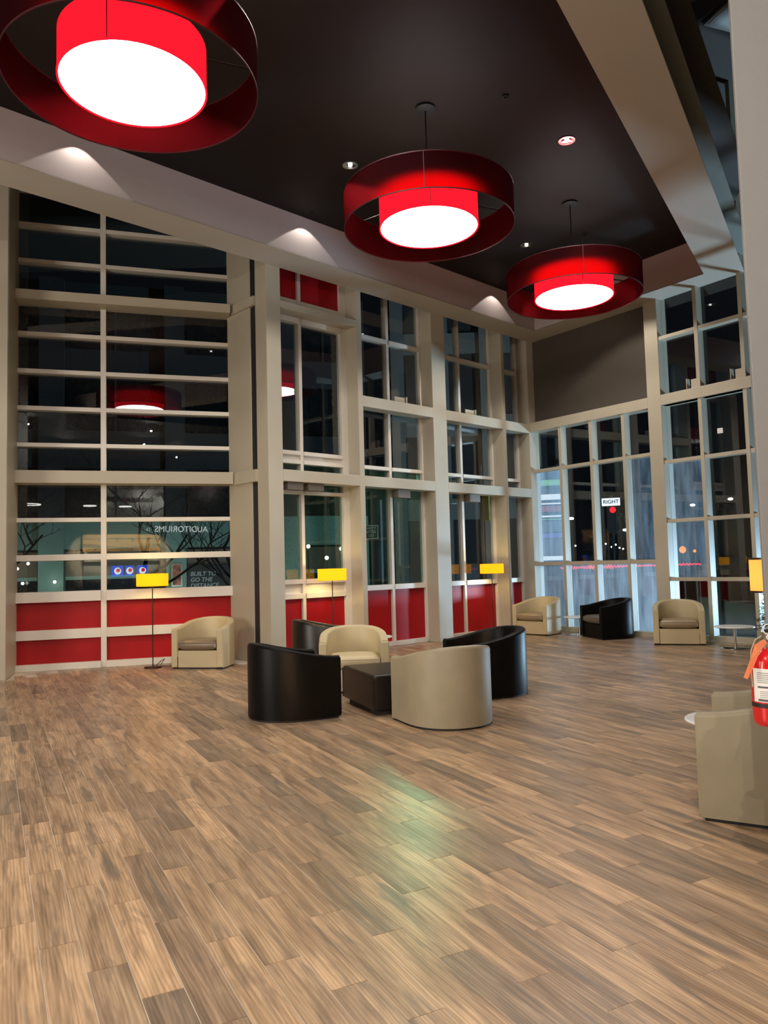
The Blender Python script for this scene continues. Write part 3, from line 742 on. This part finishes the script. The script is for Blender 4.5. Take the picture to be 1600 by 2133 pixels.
# ------------------------------------------------------------------ floor lamps
def floor_lamp(x, y, label, proto=None):
    if proto:
        t = copy_tree(proto); t.location = (x, y, 0); t['label'] = label; return t
    t = thing('floor_lamp', label, 'floor lamp', (x, y, 0), 0, 'floor lamps with yellow drum shades')
    MB().lathe([(.001, 0), (.14, 0), (.14, .018), (.132, .024), (.02, .028), (.001, .028)], 36).build('base', M['pole'], t, smooth=True)
    MB().lathe([(.009, .026), (.009, 1.36)], 12).build('pole', M['pole'], t, smooth=True)
    MB().lathe([(.25, 0), (.255, .005), (.255, .20), (.25, .205), (.247, .20), (.247, .005)], 56, (0, 0, 1.337), closed=True).build('lamp_shade', M['shade'], t, smooth=True)
    b = MB()
    for a in range(3): b.tube([(0, 0, 1.36), (.248 * math.cos(a * 2.094), .248 * math.sin(a * 2.094), 1.345)], .003, 5)
    b.build('shade_ring', M['pole'], t)
    MB().lathe([(.018, 1.36), (.018, 1.40)], 12).build('socket', M['pole'], t)
    MB().sphere((0, 0, 1.435), .032, 12, 8).build('bulb', M['e_white'], t, smooth=True)
    l = bpy.data.lights.new('lamp_glow', 'POINT'); l.energy = 26; l.color = (1, .78, .30); l.shadow_soft_size = .05
    lo = bpy.data.objects.new('lamp_glow', l); COL.objects.link(lo); lo.parent = t; lo.location = (0, 0, 1.44)
    return t
lp = floor_lamp(-3.86, 12.76, 'floor lamp with yellow drum shade standing before the left red panels')
o = MB().tube([(.03, .10, .03), (.10, .14, .10), (.16, .12, .13), (.12, .08, .06), (.09, .10, .015), (.30, .16, .006), (.55, .15, .006)], .006, 6).build('cord', M['cord'], lp, smooth=True)
l2 = floor_lamp(-.945, 13.62, 'floor lamp with yellow shade behind the dark brown chair', lp)
l3 = floor_lamp(2.30, 16.70, 'floor lamp with yellow shade in the bay beyond the broad column', lp)
t = thing('tall_shade_lamp', 'lamp with tall amber drum shade cut off by the grey wall end', 'floor lamp', (3.30, 6.62, 0))
MB().lathe([(.001, 0), (.15, 0), (.15, .02), (.02, .03), (.001, .03)], 32).build('base', M['pole'], t, smooth=True)
MB().lathe([(.012, .03), (.012, 1.30)], 12).build('pole', M['pole'], t, smooth=True)
MB().lathe([(.165, 1.285), (.165, 1.555), (.162, 1.555), (.162, 1.285)], 48, closed=True).build('lamp_shade', M['shade4'], t, smooth=True)
for z in (1.272, 1.553): MB().lathe([(.160, z), (.168, z), (.168, z + .016), (.160, z + .016)], 48, closed=True).build('shade_rim', M['pole'], t)
MB().sphere((0, 0, 1.40), .035, 12, 8).build('bulb', M['e_white'], t, smooth=True)
MB().lathe([(.018, 1.30), (.018, 1.37)], 12).build('socket', M['pole'], t)

# ------------------------------------------------------------------ fire extinguisher
t = thing('fire_extinguisher', 'red fire extinguisher with white label and orange tag on grey wall end', 'fire extinguisher', (1.832, 3.745, .785))
MB().lathe([(.001, 0), (.07, 0), (.08, .012), (.083, .03), (.083, .29), (.076, .325), (.055, .352), (.03, .366), (.001, .368)], 48).build('cylinder', M['exred'], t, smooth=True)
MB().lathe([(.0838, .088), (.0838, .108)], 48).build('black_band', M['rubber'], t, smooth=True)
lab = MB(); n = 24
for i in range(n):
    a0, a1 = rad(188) + rad(150) * i / n, rad(188) + rad(150) * (i + 1) / n; r_ = .0842
    lab.add([(r_ * math.cos(a0), r_ * math.sin(a0), .115), (r_ * math.cos(a1), r_ * math.sin(a1), .115), (r_ * math.cos(a1), r_ * math.sin(a1), .272), (r_ * math.cos(a0), r_ * math.sin(a0), .272)], [(0, 1, 2, 3)])
lo = lab.build('paper_label', M['label'], t, smooth=True)
ink = MB()
def inkline(z0, z1, d0, d1):
    for i in range(8):
        a0, a1 = rad(d0) + rad(d1 - d0) * i / 8, rad(d0) + rad(d1 - d0) * (i + 1) / 8; r_ = .0846
        ink.add([(r_ * math.cos(a0), r_ * math.sin(a0), z0), (r_ * math.cos(a1), r_ * math.sin(a1), z0), (r_ * math.cos(a1), r_ * math.sin(a1), z1), (r_ * math.cos(a0), r_ * math.sin(a0), z1)], [(0, 1, 2, 3)])
inkline(.119, .130, 205, 262); inkline(.181, .190, 205, 255)
for i in range(6): inkline(.206 + i * .009, .2085 + i * .009, 204, 258 + (i % 3) * 6)
for i in range(4): inkline(.137 + i * .009, .139 + i * .009, 212, 246)
ink.build('label_print', M['ink'], lo)
MB().lathe([(.03, .362), (.034, .37), (.034, .395), (.024, .40), (.022, .43), (.001, .43)], 20).build('neck', M['steel'], t, smooth=True)
MB().box(-.022, .022, -.020, .020, .395, .44).build('valve', M['steel'], t, bevel=.005)
b = MB().box(-.012, .10, -.013, .013, .44, .452); b.build('lower_handle', M['rubber'], t, bevel=.003)
o = MB().box(-.012, .11, -.013, .013, 0, .012).build('upper_lever', M['rubber'], t, bevel=.003, loc=(0, 0, .468)); o.rotation_euler = (0, rad(-12), 0)
ring = [(-.008 + .024 * math.cos(2 * PI * i / 20), -.028, .455 + .024 * math.sin(2 * PI * i / 20)) for i in range(21)]
MB().tube(ring, .0035, 6, cap=False).build('pull_ring', M['white'], t, smooth=True)
MB().tube([(-.004, -.026, .435), (-.010, -.034, .405), (.004, -.040, .375), (.016, -.034, .40), (.012, -.026, .435)], .003, 5).build('tie', M['white'], t)
MB().lathe([(.001, 0), (.017, 0), (.017, .012), (.001, .012)], 20).build('gauge', M['white'], t, loc=(.0, -.022, .415)).rotation_euler = (PI / 2, 0, 0)
MB().tube([(-.02, .01, .42), (-.05, .02, .40), (-.072, .02, .35), (-.086, .0, .28), (-.086, -.005, .18)], .0035, 8).build('hose', M['hose'], t, smooth=True)
tg = MB().add([(-.03, -.03, .41), (-.085, -.045, .385), (-.115, -.06, .32), (-.155, -.065, .235), (-.138, -.07, .228), (-.098, -.068, .30), (-.065, -.055, .355), (-.02, -.036, .39)], [(0, 1, 2, 3, 4, 5, 6, 7)]).build('orange_tag', M['orange_tag'], t)
tg.modifiers.new('thick', 'SOLIDIFY').thickness = .001
MB().box(.0, .05, .07, .104, .33, .40).build('wall_bracket', M['steel'], t); MB().box(-.02, .05, .0, .09, .372, .384).build('bracket_hook', M['steel'], t)

# ------------------------------------------------------------------ small fir tree with lights
t = thing('fir_tree', 'small decorated fir tree half hidden by the grey wall end', 'fir tree', (6.42, 12.75, 0))
MB().tube([(0, 0, .03), (0, 0, 1.30)], [.02, .006], 8).build('trunk', M['bark'], t)
b = MB()
for a in range(3): b.tube([(0, 0, .10), (.16 * math.cos(a * 2.094 + .3), .16 * math.sin(a * 2.094 + .3), .01)], .011, 6)
b.build('stand', M['pole'], t)
nb = MB(); rng = random.Random(3)
for tier in range(12):
    z = .44 + tier * .072; R_ = .33 * (1 - tier / 14.0) + .03
    for a in range(11):
        an = 2 * PI * a / 11 + tier * .7 + rng.uniform(-.15, .15); L_ = R_ * rng.uniform(.85, 1.1); dz = rng.uniform(-.10, .01)
        tip = Vector((L_ * math.cos(an), L_ * math.sin(an), dz))
        nb.tube([(0, 0, z), tuple(Vector((0, 0, z)) + tip)], .003, 3)
        for s in range(44):
            q = .10 + .90 * s / 43; base = Vector((0, 0, z)) + tip * q
            d = Vector((rng.uniform(-1, 1), rng.uniform(-1, 1), rng.uniform(-.6, 1))).normalized() * .042 + tip.normalized() * .026
            wv_ = d.cross(Vector((0, 0, 1))).normalized() * .009
            nb.add([tuple(base - wv_), tuple(base + wv_), tuple(base + d)], [(0, 1, 2)])
nb.build('needles', M['needle'], t)['kind'] = 'stuff'
for i in range(14):
    an = i * 2.4 + 2.6; z = .50 + i * .055; R_ = .31 * (1 - (z - .44) / 1.0)
    MB().sphere((R_ * math.cos(an), R_ * math.sin(an), z), .026, 12, 8).build('bauble', M['gold'], t, smooth=True)
    an += 1.1
    MB().sphere((R_ * 1.05 * math.cos(an), R_ * 1.05 * math.sin(an), z + .04), .014, 8, 6).build('fairy_light', (M['e_green'], M['e_bluewhite'])[i % 2], t, smooth=True)

# small white square on a pane of the right window grid
q = wpt(K2, R2, 4.60, .155, 3.93)
t = thing('window_patch', 'small white square sticker on a pane of the right window grid', 'patch', q, R2)
MB().box(-.055, .055, 0, .012, -.05, .05).build('patch_face', M['white'], t, bevel=.012)

# ------------------------------------------------------------------ outside: ground, neighbouring wing, trees
pv = struct('pavement', 'dark night pavement around the building')
MB().box(-60, 70, -20, 90, -.30, -.12).build('slab', M['asphalt'], pv)
FB = wpt(A0, RA, 0, 12)
t = thing('neighbouring_wing', 'teal stucco wing with dark windows seen through the left window', 'building', FB, RA)
MB().box(-12, 8.4, .35, 1.2, -.12, 3.3).build('wall', M['stucco'], t); MB().box(-12, 8.4, .35, 1.2, 3.3, 11).build('dimmed_upper_wall', M['darkgrey'], t)  # upper storeys coloured dark in place of weaker light
for (a, b) in ((-6.2, -5.5), (-2.25, -1.52), (1.56, 2.20), (5.3, 6.0), (7.9, 8.4)): MB().box(a, b, .0, .35, -.12, 3.3).build('pier', M['stucco2'], t); MB().box(a, b, .0, .35, 3.3, 11).build('dimmed_upper_pier', M['darkgrey'], t)
bays = [(-5.5, -2.25), (-1.52, 1.56), (2.20, 5.3), (6.0, 7.9)]
for a, b in bays:
    MB().box(a, b, .12, .35, 2.32, 3.32).build('spandrel', M['stucco'], t); MB().box(a, b, .12, .35, 4.9, 6.1).build('spandrel', M['darkgrey'], t)  # upper spandrels take the same painted dimness
    for z0, z1 in ((3.32, 4.9), (6.1, 7.8), (8.8, 10.4)):
        wdo = MB().box(a + .06, b - .06, .30, .34, z0, z1).build('window', M['darkglass'], t)
        MB().box((a + b) / 2 - .03, (a + b) / 2 + .03, .24, .30, z0, z1).build('glazing_bar', M['darkgrey'], wdo)
    wdo = MB().box(a + .04, b - .04, .26, .34, 0, 2.32).build('shop_window', M['darkglass'], t)
    MB().box(a + .04, b - .04, .18, .26, 1.36, 1.47).build('glazing_bar', M['stucco2'], wdo)
    MB().box(a + .04, b - .04, .20, .26, 1.47, 2.25).build('blind', M['interior'], wdo)
fr = MB().box(1.72, 2.06, -.05, .0, 1.05, 1.80).build('poster_case', M['steel'], t); MB().box(1.76, 2.02, -.055, -.05, 1.10, 1.76).build('poster', M['poster_a'], fr)
bd = MB().box(2.22, 3.75, -.02, .12, .20, 1.72).build('banner', M['poster_black'], t)
text('BUILT TO\nGO THE\nDISTANCE', .19, M['letter_grey'], bd, (2.31, -.03, 1.245), (PI / 2, 0, 0), align='LEFT', shear=.2, bold=.004)
for x, z in ((-2.5, 1.9), (-3.1, 1.85), (-2.8, 1.75), (-2.65, 1.3), (-1.75, 1.32)):
    MB().sphere((x, -.2, z), .045, 8, 6).build('bulb', M['e_white'], t)

def bare_tree(base, h, seed, label, lean=0., spread=1.):
    rng = random.Random(seed)
    t = thing('bare_tree', label, 'tree', base, 0, 'bare trees outside the left window')
    tr = MB(); br = MB()
    def grow(mb, p, d, L_, r, depth):
        pts = [p]; dd = d.copy(); n = 5
        for i in range(n):
            dd = (dd + Vector((rng.uniform(-.25, .25), rng.uniform(-.25, .25), rng.uniform(-.05, .16)))).normalized(); pts.append(pts[-1] + dd * (L_ / n))
        mb.tube(pts, [r * (1 - .55 * i / n) for i in range(n + 1)], 5 if depth > 2 else 7)
        if depth >= 5: return
        for c in range(3 if depth < 4 else 2):
            k = rng.randint(2, n); a = rng.uniform(0, 2 * PI)
            nd = (dd * .55 + Vector((math.cos(a), math.sin(a) * .6, rng.uniform(-.1, .75))) * .75 * spread).normalized()
            grow(br, pts[k], nd, L_ * rng.uniform(.55, .78), r * .52, depth + 1)
    grow(tr, Vector((0, 0, 0)), Vector((lean, 0, 1)).normalized(), h * .36, h * .012, 0)
    tr.build('trunk', M['bark'], t, smooth=True); br.build('branches', M['bark'], t, smooth=True)
bare_tree(wpt(A0, RA, .62, 5.2, -.12), 7.2, 5, 'bare tree with forked trunk near the middle mullion of the left window')
bare_tree(wpt(A0, RA, 3.6, 8.2, -.12), 6.6, 11, 'bare spreading tree at the right edge of the left window', -.2, 1.1)
bare_tree(wpt(A0, RA, -2.6, 5.0, -.12), 6.8, 21, 'bare tree reaching in from beyond the left grey pier', .35, 1.2)

# ------------------------------------------------------------------ outside: beyond back and right walls
t = thing('office_block', 'dark grey block with pale piers seen through the back wall bays', 'building', (.3, 29.2, 0), 0)
MB().box(0, 6.0, 0, 6, -.12, 14).build('wall', M['darkgrey'], t)
for i in range(4):
    x = .1 + i * 1.7; MB().box(x, x + .5, -.25, 0, -.12, 14).build('pier', M['greystucco'], t)
for z in (3.2, 6.4, 9.6): MB().box(0, 6.0, -.12, 0, z, z + .8).build('floor_band', M['greystucco'], t)
sg = thing('hoarding_sign', 'small dark framed sign behind the green-lit bay', 'sign', (-.36, 20, 2.26), 0)
MB().box(-.20, .20, 0, .04, 0, .36).build('frame', M['letter_grey'], sg); MB().tube([(0, .05, -2.38), (0, .05, .1)], .025, 6).build('post', M['darkgrey'], sg); MB().box(-.175, .175, -.01, 0, .025, .335).build('face', M['poster_black'], sg)
text('PARTY\nAFTER\n1221', .095, M['letter_grey'], sg, (0, -.014, .18), (PI / 2, 0, 0), bold=.003)
for x, y, z0, z1 in ((-.06, 16.5, 1.2, 2.98), (.32, 16.9, 1.56, 2.95)):
    o = thing('light_tube', 'slim glowing tube outside the green-lit bay, ' + ('left of the mullion' if x < 0 else 'right of the mullion'), 'light', (x, y, 0), 0)
    MB().tube([(0, 0, -.12), (0, 0, z0)], .03, 8).build('post', M['steel'], o); MB().tube([(0, 0, z0), (0, 0, z1)], .022, 8).build('tube', M['b_pale'], o)
# traffic signals
t = thing('traffic_signal', 'yellow traffic signal seen end-on through the bay beyond the broad column', 'traffic signal', (3.05, 24, 0), rad(62))
MB().tube([(0, 0, -.12), (0, 0, 4.6)], .06, 8).build('post', M['darkgrey'], t)
MB().box(-.16, .16, -.32, -.08, 2.86, 3.86).build('housing', M['sigyellow'], t, bevel=.03)
for i in range(3): MB().lathe([(.12, 0), (.135, .16), (.11, .16), (.10, 0)], 16, (0, 0, 0)).build('visor', M['sigyellow'], t, loc=(0, -.32, 3.03 + i * .33)).rotation_euler = (PI / 2, 0, 0)
t = thing('green_signal', 'green traffic light glowing low outside the green-lit bay', 'traffic signal', (.95, 19.5, 0), rad(-2.5))
MB().tube([(0, .2, -.12), (0, .2, 4.2)], .05, 8).build('post', M['darkgrey'], t)
MB().box(-.12, .12, .02, .18, 3.45, 4.2).build('housing', M['darkgrey'], t, bevel=.02)
MB().lathe([(.001, 0), (.085, 0), (.085, .03)], 20).build('green_lens', M['e_green'], t, loc=(0, .01, 3.64)).rotation_euler = (PI / 2, 0, 0)
l = bpy.data.lights.new('signal_glow', 'AREA'); l.energy = 26; l.color = (.35, 1, .66); l.size = .14
lo = bpy.data.objects.new('signal_glow', l); COL.objects.link(lo); lo.parent = t; lo.location = (0, -.03, 3.64); lo.rotation_euler = (rad(88), 0, 0)
t = thing('signal_head', 'red traffic light under a white RIGHT sign beyond the right windows', 'traffic signal', (8.31, 28, 0), rad(-16.5))
MB().tube([(.0, .15, -.12), (.0, .15, 3.9)], .06, 8).build('post', M['darkgrey'], t)
MB().box(-.16, .16, 0, .2, 2.5, 3.52).build('housing', M['darkgrey'], t, bevel=.02)
MB().lathe([(.001, 0), (.11, 0), (.11, .03)], 20).build('red_lens', M['e_red'], t, loc=(.03, -.01, 3.35)).rotation_euler = (PI / 2, 0, 0)
sgn = MB().box(-.34, .30, -.05, -.02, 3.50, 3.78).build('sign_plate', M['e_sign'], t, bevel=.02)
text('RIGHT', .19, M['poster_black'], sgn, (-.02, -.056, 3.64), (PI / 2, 0, 0), bold=.004)
# shopfront and sign bands across the street
t = thing('street_building', 'dark building with pale floor bands across the street', 'building', wpt(K2, R2, 9.0, 30), R2)
MB().box(-9, 30, 0, 8, -.12, 16).build('wall', M['darkgrey'], t)
for z in (4.0, 7.5, 11): MB().box(-9, 30, -.2, 0, z, z + .9).build('floor_band', M['greystucco'], t)
for i in range(9): MB().box(-8 + i * 4.2, -7.4 + i * 4.2, -.25, 0, -.12, 16).build('pier', M['greystucco'], t)
pg = thing('town_sign', 'faint grey Portage sign with square emblem across the street', 'sign', (11.98, 36, 0), rad(-18))
MB().tube([(.3, .1, -.12), (.3, .1, 4.5)], .08, 8).build('post', M['darkgrey'], pg); MB().box(-1.4, 1.4, 0, .08, 3.05, 4.7).build('board', M['darkgrey'], pg)
text('Portage', .72, M['letter_grey'], pg, (0, -.03, 3.46), (PI / 2, 0, 0)); MB().box(-.18, .62, -.03, 0, 3.9, 4.6).build('emblem', M['letter_grey'], pg)
t = thing('led_message_board', 'colour-banded glowing message board blurred by the condensed pane', 'sign', (4.83, 22.1, 0), rad(-12.3))
MB().box(-.34, .34, .0, .20, 1.55, 4.3).build('cabinet', M['darkgrey'], t)
MB().tube([(-.2, .1, -.12), (-.2, .1, 1.6)], .06, 8).build('post', M['darkgrey'], t); MB().tube([(.2, .1, -.12), (.2, .1, 1.6)], .06, 8).build('post', M['darkgrey'], t)
for z0, z1, k in ((3.73, 3.90, 'b_green'), (3.32, 3.48, 'b_white'), (3.19, 3.23, 'b_white'), (2.98, 3.14, 'b_red'), (2.82, 2.87, 'b_white'), (2.74, 2.77, 'b_green'), (2.22, 2.36, 'b_blue'), (1.58, 1.70, 'b_white'), (1.72, 2.2, 'b_pale'), (2.4, 2.7, 'b_pale')):
    MB().box(-.32, .32, -.02, 0, z0, z1).build('light_band', M[k], t)
t = thing('red_light_rope', 'wavy red light rope behind the lower right wall panes', 'rope light', wpt(K2, R2, 0, 1.0, 0), R2)
pts = []
for i in range(150):
    x = -.1 + i * .0245; amp = .05 if x < 1.7 else .022
    pts.append((x, 0, 1.39 + amp * math.sin(i * 1.9) * (.4 + .6 * math.sin(i * .13) ** 2) + .012 * x))
MB().tube(pts, .015, 5).build('rope', M['e_redline'], t)
for x in (0., 1.2, 2.4, 3.5): MB().tube([(x, .02, -.12), (x, .02, 1.38)], .01, 6).build('stake', M['darkgrey'], t)
def street_lamp(base, h, label):
    t = thing('street_lamp', label, 'street lamp', (*base[:2], -.12), 0)
    MB().tube([(0, 0, 0), (0, 0, h), (.35, -.2, h + .25)], [.07, .05, .03], 8).build('pole', M['darkgrey'], t)
    MB().sphere((.42, -.24, h + .2), .095, 10, 8, (1, 1, .5)).build('lantern', M['e_white'], t, smooth=True)
street_lamp((7.31 - .42, 30.24), 3.1, 'street lamp glowing through the second pane of the right wall')
street_lamp((9.39 - .42, 30.24), 2.6, 'street lamp glowing through the fourth pane of the right wall')
street_lamp((13.56 - .42, 30.24), 3.7, 'taller street lamp glowing through the right window grid')
street_lamp((12.07 - .42, 30.24), 3.5, 'street lamp just past the right column, seen through the grid')
street_lamp(wpt(G1, R1, 5.5, 20), 3.5, 'street lamp glowing through the narrow corner bay')
def far_lamp(x, y, z, r, label, m_='e_white', base=K2, rz=R2, grp='distant lights across the street'):
    t = thing('distant_light', label, 'light', (*wpt(base, rz, x, y)[:2], -.12), 0, grp)
    MB().tube([(0, 0, 0), (0, 0, z)], .03, 5).build('pole', M['darkgrey'], t); MB().sphere((0, 0, z + .12), r, 8, 6).build('globe', M[m_], t)
for i, (x, z) in enumerate(((8.66, 2.2), (10.04, 2.25), (10.3, 2.1), (10.49, 2.2), (10.66, 2.05), (10.82, 2.0))):
    far_lamp(x, 35, z, .035, 'tiny distant light beyond the right windows, %s' % ('alone in the second pane', 'first of the row', 'second of the row', 'third of the row', 'fourth of the row', 'last of the row')[i], base=(0, 0, 0), rz=0)
far_lamp(9.27, 24, 1.8, .11, 'larger amber signal glowing through the right window grid', 'e_amber', (0, 0, 0), 0, 'amber lights')
far_lamp(9.64, 24, 1.75, .05, 'smaller amber signal glowing through the right window grid', 'e_amber', (0, 0, 0), 0, 'amber lights')
for x, z, l_ in ((-2.19, 2.16, 'nearest the corner column'), (-1.67, 1.82, 'lowest of the three'), (-1.25, 2.07, 'nearest the narrow post')):
    far_lamp(x, 22, z, .055, 'small white lamp outside the corner bay, ' + l_, base=(0, 0, 0), rz=0, grp='lamps outside the corner bay')

# ------------------------------------------------------------------ refreshment stand behind the camera (seen only as reflections in the glass)
t = thing('refreshment_stand', 'refreshment stand with tan curved fascia mirrored in the left window', 'kiosk', (1.95, -9.0, 0))
arc = [(-1.75 + 3.5 * i / 20, .55 - .55 * ((i - 10) / 10) ** 2) for i in range(21)]
MB().prism(ccw(arc + [(1.75, -.15), (-1.75, -.15)]), 2.50, 3.25).build('fascia', M['tan_fascia'], t)
MB().box(-1.7, 1.7, -.15, .05, 2.05, 2.50).build('stone_band', M['stone'], t)
MB().box(-1.7, 1.7, .0, .45, 0, 1.05).build('counter', M['poster_black'], t)
MB().tube([(x, y + .35, 3.05) for x, y in arc], .02, 6).build('track', M['canopy'], t)
for i in (3, 7, 11, 15):
    MB().lathe([(.03, 0), (.05, -.10), (.001, -.10)], 12).build('track_spot', M['canopy'], t, loc=(arc[i][0], arc[i][1] + .35, 3.03))
for x, w_ in ((-.27, .27), (.27, .18), (.86, .25)):
    s = MB().box(x - w_, x + w_, .06, .12, 1.36, 1.84).build('screen', M['e_blue'], t)
    MB().lathe([(.001, 0), (.16, 0), (.16, .01)], 24).build('logo_disc', M['e_bluewhite'], s, loc=(x, .125, 1.60)).rotation_euler = (-PI / 2, 0, 0)
    MB().lathe([(.001, 0), (.085, 0), (.085, .01)], 24).build('logo_swirl', M['sign_red'], s, loc=(x + .02, .137, 1.63)).rotation_euler = (-PI / 2, 0, 0)
MB().box(-1.7, 1.7, -.15, -.1, 1.05, 2.05).build('back_panel', M['poster_black'], t)
lamp_area('fascia_wash', (1.95, -7.7, 3.6), (1.95, -8.7, 2.85), 3.2, 4500, (1, .78, .46), .12, rad_(50))
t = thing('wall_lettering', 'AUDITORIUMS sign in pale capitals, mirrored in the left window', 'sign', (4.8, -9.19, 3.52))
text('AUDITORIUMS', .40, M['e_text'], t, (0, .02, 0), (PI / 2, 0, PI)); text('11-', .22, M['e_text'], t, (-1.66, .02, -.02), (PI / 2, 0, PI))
for x, r_ in ((-2.15, .5), (.4, .25), (1.96, .25)):
    t = thing('ring_chandelier', 'glowing ring light mirrored in the left window, ' + {-2.15: 'largest of three', .4: 'by the middle mullion', 1.96: 'right of the middle mullion'}[x], 'pendant lamp', (x, -8.6, 4.5))
    MB().lathe([(r_, 0), (r_ + .03, 0), (r_ + .03, .04), (r_, .04)], 40, closed=True).build('ring', M['e_white'], t)
    b = MB()
    for a in range(3): b.tube([(r_ * math.cos(a * 2.09), r_ * math.sin(a * 2.09), .04), (0, 0, 1.4)], .004, 4)
    b.tube([(0, 0, 1.4), (0, 0, ZS - 4.5)], .006, 5); b.build('cable', M['canopy'], t)
